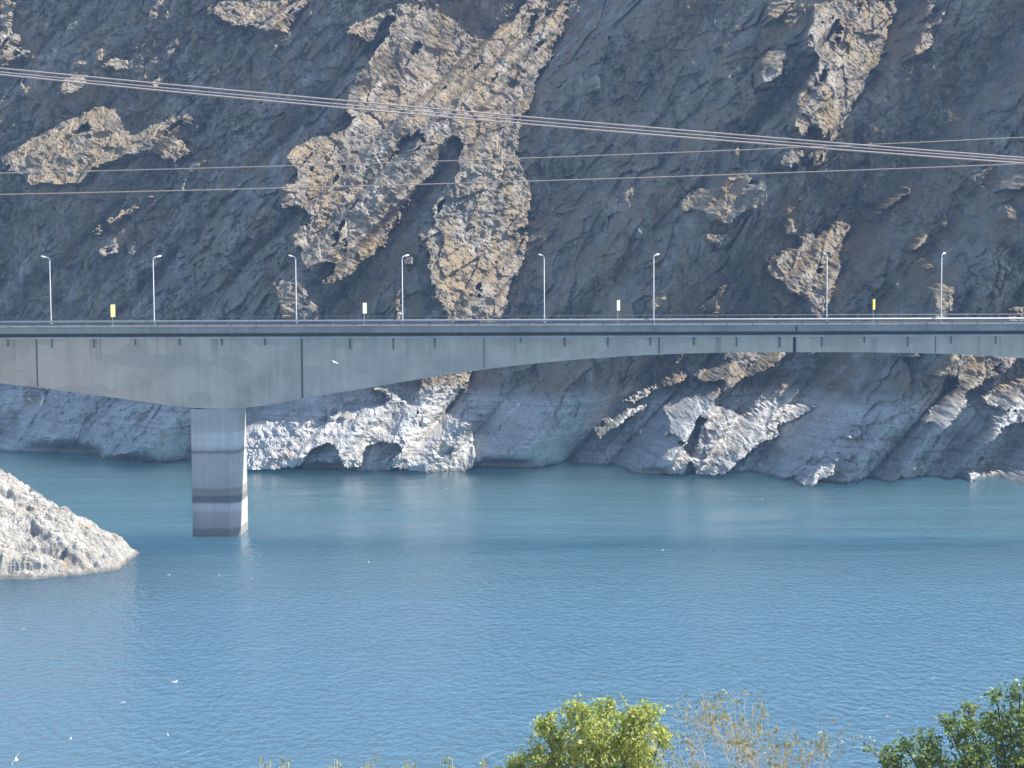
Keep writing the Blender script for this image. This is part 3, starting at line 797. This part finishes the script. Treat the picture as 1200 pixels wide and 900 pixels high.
# ------------------------------------------------------------------ boulders
def boulder(loc, r, m, label, seed):
    bm = bmesh.new(); bmesh.ops.create_icosphere(bm, subdivisions=4, radius=1)
    co = np.array([v.co[:] for v in bm.verts]); rs = np.random.RandomState(seed)
    d = np.ones(len(co))
    for k in range(16):
        nn = rs.normal(size=3); nn /= np.linalg.norm(nn); h = rs.uniform(.62, .95); q = co @ nn
        d = np.where(q > 0, np.minimum(d, h / np.maximum(q, 1e-3)), d)
    co = co * d[:, None]; co = co + .04 * np.stack([vnoise(co[:, 0] * 5 + k, co[:, 2] * 5 + co[:, 1] * 3, seed + k) for k in range(3)], -1)
    for v, c in zip(bm.verts, co): v.co = Vector((c[0] * r[0], c[1] * r[1], c[2] * r[2]))
    o = obj("boulder", bm, m); o.location = loc; o.rotation_euler = (0, 0, rs.uniform(0, 6))
    return tag(o, label, "boulder", "boulders on the shore")
for i, (u, v, r, lab) in enumerate([(388, 491, .9, "small white boulder at the left end of the row on the sunlit platform"), (404, 489, 1.5, "largest white boulder on the sunlit platform"), (415, 491, .8, "small white boulder right of the largest one on the platform")]):
    x = (u - 600) / F * 336
    z = 40 - (v - 300) / F * 336
    y = mountain_y(x, z + .2)
    boulder((x, y - .3, z), (r, r * .9, r * .85), M_PALE, lab, 30 + i)

# ------------------------------------------------------------------ trees
def leaf_mesh(name, P, D, size, aspect, m, parent, rs, droop=.5):
    """one two-triangle folded leaf per point"""
    n = len(P); verts = np.zeros((n, 4, 3))
    L = size * rs.uniform(.7, 1.25, n); 
    ax = rs.normal(size=(n, 3)) * .8 + D; ax[:, 2] -= droop; ax /= np.linalg.norm(ax, axis=1)[:, None]
    sd = np.cross(ax, rs.normal(size=(n, 3))); sd /= np.linalg.norm(sd, axis=1)[:, None]
    W = L * aspect
    verts[:, 0] = P; verts[:, 1] = P + ax * (L * .5)[:, None] + sd * (W / 2)[:, None]
    verts[:, 2] = P + ax * L[:, None]; verts[:, 3] = P + ax * (L * .5)[:, None] - sd * (W / 2)[:, None]
    co = verts.reshape(-1, 3).astype(np.float32); q = np.arange(n * 4).astype(np.int32)
    me = bpy.data.meshes.new(name); me.vertices.add(n * 4); me.vertices.foreach_set("co", co.ravel())
    me.loops.add(n * 4); me.loops.foreach_set("vertex_index", q); me.polygons.add(n)
    me.polygons.foreach_set("loop_start", np.arange(n, dtype=np.int32) * 4); me.polygons.foreach_set("loop_total", np.full(n, 4, np.int32))
    me.update(calc_edges=True); me.materials.append(m)
    return link(bpy.data.objects.new(name, me), parent)

def leafy_tree(base, lobes, size, aspect, m_leaf, per, label, seed, droop):
    """lobes: (centre xyz, radius) in world; twig sprays inside lobes carry leaves"""
    rs = np.random.RandomState(seed)
    t = empty("tree", base); tag(t, label, "tree")
    B = np.array(base); bm = bmesh.new()
    cs = np.array([l[0] for l in lobes]) - B
    fork = np.array([0, 0, cs[:, 2].min() * .45])
    tube(bm, [(0, 0, -.4), tuple(fork * .5), tuple(fork)], [.2, .16, .13], 8)
    Ps, Ds = [], []
    for (c, r) in lobes:
        c = np.array(c) - B
        mid = fork * .4 + c * .6 + rs.normal(size=3) * .15
        tube(bm, [tuple(fork), tuple(mid), tuple(c)], [.085, .05, .022], 6)
        nt_ = int(per * r ** 2)
        for k in range(nt_):
            d = rs.normal(size=3); d /= np.linalg.norm(d); rad = r * (rs.uniform(.25, 1.0) ** .5) * (1 + .22 * rs.normal())
            tip = c + d * rad * np.array([1, 1, .92]); st = c + d * rad * .35 + rs.normal(size=3) * .05
            if rs.rand() < .35: tube(bm, [tuple(st), tuple((st + tip) / 2 + rs.normal(size=3) * .04), tuple(tip)], [.012, .008, .004], 4, False)
            nl = rs.randint(8, 15)
            q = rs.uniform(.45, 1.05, nl)[:, None]
            Ps.append(st + (tip - st) * q + rs.normal(size=(nl, 3)) * .085); Ds.append(np.repeat((d * .5)[None], nl, 0))
    obj("trunk", bm, M_BARK, t, True)
    leaf_mesh("crown", np.concatenate(Ps), np.concatenate(Ds), size, aspect, m_leaf, t, rs, droop)
    return t

def lob(u, v, Y, rpx, dy=0): 
    p = at_depth(u, v, Y + dy); return (tuple(p), rpx * Y / F)

ML1 = leaf_material("bright_leaf", (.2, .3, .05), (.70, .70, .22), .55)
ML2 = leaf_material("dark_leaf", (.055, .115, .022), (.40, .50, .16), .38)
ML3 = leaf_material("autumn_leaf", (.36, .28, .10), (.34, .36, .15), .45)
ML4 = leaf_material("pale_shrub_leaf", (.2, .25, .06), (.46, .45, .22), .45)
Yt = 60
c0 = at_depth(695, 960, Yt)
lobes1 = [lob(680, 838, Yt, 20), lob(708, 836, Yt, 20, .6), lob(738, 838, Yt, 20, -.3), lob(752, 834, Yt, 14), lob(695, 868, Yt, 34, -.8), lob(735, 868, Yt, 34, -.3), lob(645, 845, Yt, 13), lob(655, 862, Yt, 22, .3), lob(766, 862, Yt, 16, .4),
          lob(640, 888, Yt, 22, -.4), lob(618, 894, Yt, 13, .2), lob(605, 905, Yt, 10), lob(680, 905, Yt, 40, .5), lob(730, 908, Yt, 38, .2), lob(750, 895, Yt, 22, .6), lob(650, 925, Yt, 40, 0), lob(720, 950, Yt, 45, 0), lob(600, 935, Yt, 25, .5)]
lobes1 = [((c0[0] + (c[0] - c0[0]) * 1.13, c[1], c[2]), r * 1.06) for c, r in lobes1]
leafy_tree((c0[0], Yt, bank_z(Yt) - .3), lobes1, .175, .45, ML1, 130, "bright yellow green leafy tree at the bottom, left of the bare tree", 3, .75)
Yt = 56
c0 = at_depth(1190, 990, Yt)
lobes2 = [lob(1195, 812, Yt, 15), lob(1168, 815, Yt, 11, .4), lob(1135, 832, Yt, 11, 0), lob(1110, 845, Yt, 13, .3), lob(1130, 858, Yt, 20, -.4), lob(1165, 850, Yt, 22, .4), lob(1195, 845, Yt, 24, -.3), lob(1090, 868, Yt, 16), lob(1060, 875, Yt, 13, .3),
          lob(1040, 885, Yt, 12), lob(1018, 874, Yt, 6, .2), lob(1050, 900, Yt, 20, .3), lob(1090, 895, Yt, 26, -.5), lob(1140, 888, Yt, 32, -.6), lob(1190, 885, Yt, 38, -.2), lob(1230, 850, Yt, 40, .3), lob(1260, 900, Yt, 50), lob(1120, 930, Yt, 40, .2), lob(1190, 940, Yt, 50), lob(1060, 935, Yt, 30, .4)]
leafy_tree((c0[0], Yt, bank_z(Yt) - .3), lobes2, .14, .62, ML2, 130, "dark green dense tree in the bottom right corner", 5, .2)

# thin autumn tree, almost bare
def bare_tree(Y, u0, label, seed):
    rs = np.random.RandomState(seed)
    b = at_depth(u0, 1010, Y); base = np.array([b[0], Y, bank_z(Y) - .3]); t = empty("tree", tuple(base)); tag(t, label, "tree")
    bm = bmesh.new(); leaves, dirs = [], []
    def grow(p, q, r, depth):
        mid = (p + q) / 2 + rs.normal(size=3) * .06 * np.linalg.norm(q - p)
        tube(bm, [tuple(p), tuple(mid), tuple(q)], [r, r * .82, r * .62], 5, False)
        L = np.linalg.norm(q - p)
        if depth == 0 or L < .18:
            k = rs.randint(2, 5) if rs.rand() < .5 else 0
            for _ in range(k): leaves.append(q + rs.normal(size=3) * .07); dirs.append((0, 0, -.1))
            return
        for k in range(rs.randint(2, 5)):
            s = rs.uniform(.35, 1.0); st = p + (q - p) * s if k else q
            d = (q - p) / L + rs.normal(size=3) * np.array([.33, .33, .12]); d[2] += .12; d /= np.linalg.norm(d)
            grow(st, st + d * L * rs.uniform(.5, .82), r * .58, depth - 1)
    tube(bm, [(0, 0, -.3), (0, 0, 2.2)], [.12, .09], 7)
    for (u, v) in ((822, 835), (846, 845), (866, 826), (886, 838), (912, 838), (934, 850), (958, 866), (805, 865), (872, 850), (900, 862), (840, 872), (925, 880), (860, 885)):
        tip = at_depth(u, v + 50, Y + rs.uniform(-1, 1)) - base
        st = np.array([0, 0, 2.0]) + rs.normal(size=3) * .12
        mid = st + (tip - st) * .5 + np.array([(tip[0]) * .1, 0, .15])
        tube(bm, [tuple(st), tuple(mid)], [.05, .038], 5, False)
        grow(mid, mid + (tip - mid) * .62, .034, 4)
    obj("trunk", bm, M_TWIG, t)
    leaf_mesh("crown", np.array(leaves), np.array(dirs), .15, .55, ML3, t, rs, .3)
    return t
bare_tree(57, 880, "almost bare pale twigged tree between the bright green and the dark green trees", 11)

# shrub tips along the bottom edge
for i, (u, v, ww) in enumerate(((310, 893, 7), (337, 893, 9), (398, 884, 10), (433, 887, 8), (479, 889, 9), (524, 888, 12), (562, 889, 7))):
    rs = np.random.RandomState(50 + i); Y = 50 + rs.uniform(-2, 2)
    lab = ["leftmost shrub tip at the bottom edge, barely showing", "second low shrub tip from the left at the bottom edge", "tallest pale shrub tip at the bottom edge", "pale shrub tip right of the tallest one at the bottom edge", "green shrub tip midway along the bottom edge", "broad pale shrub tip left of the bright green tree", "narrow whitish shrub tip just left of the bright green tree"][i]
    p = at_depth(u, v, Y); bz_ = bank_z(Y) - .3; t = empty("shrub", (p[0], Y, bz_)); tag(t, lab, "shrub", "shrubs along the bottom edge")
    bm = bmesh.new(); Ps = []; H = p[2] - bz_
    for k in range(9):
        dx = rs.uniform(-ww, ww) * Y / F; dy = rs.uniform(-.4, .4); h = H * rs.uniform(.93, 1.0)
        tube(bm, [(rs.normal() * .1, rs.normal() * .1, 0), (dx * .6, dy * .6, h * .6), (dx, dy, h)], [.03, .018, .005], 4)
        n_ = 60; q = rs.uniform(.55, 1.0, n_)
        Ps.append(np.stack([dx * q, dy * q, h * q], -1) + rs.normal(size=(n_, 3)) * .06)
    Ps = np.concatenate(Ps); Ps[:, 2] = np.minimum(Ps[:, 2], H + .02)
    obj("stems", bm, M_TWIG, t); leaf_mesh("foliage", Ps, np.tile((0, 0, .4), (len(Ps), 1)), .17, .42, ML4, t, rs, -.3)

# ------------------------------------------------------------------ haze
HAZE = True
if HAZE:
    m = bpy.data.materials.new("haze"); m.use_nodes = True; nt = m.node_tree
    nt.nodes.remove(nt.nodes["Principled BSDF"])
    pv = nt.nodes.new("ShaderNodeVolumePrincipled"); pv.inputs["Color"].default_value = (.34, .58, 1.0, 1); pv.inputs["Density"].default_value = .00024
    nt.links.new(pv.outputs[0], nt.nodes["Material Output"].inputs["Volume"])
    bm = bmesh.new(); box(bm, -430, 430, -70, 640, -45, 135)
    tag(obj("haze", bm, m), "thin blue haze over the lake", "haze", kind="stuff")

# ------------------------------------------------------------------ camera + render
cd = bpy.data.cameras.new("camera"); cd.sensor_width = 36; cd.lens = F / 1200 * 36; cd.clip_end = 3000; cd.clip_start = .5
co = link(bpy.data.objects.new("camera", cd))
co.matrix_world = Matrix(((rt[0], up[0], -fwd[0], CAM[0]), (rt[1], up[1], -fwd[1], CAM[1]), (rt[2], up[2], -fwd[2], CAM[2]), (0, 0, 0, 1)))
scene.camera = co
scene.render.resolution_x = 1024; scene.render.resolution_y = 768
scene.view_settings.view_transform = 'Standard'; scene.view_settings.look = 'None'; scene.view_settings.gamma = 1; scene.view_settings.use_curve_mapping = False
scene.view_settings.exposure = 0.95
scene.cycles.use_denoising = True
scene.cycles.max_bounces = 6; scene.cycles.volume_bounces = 0
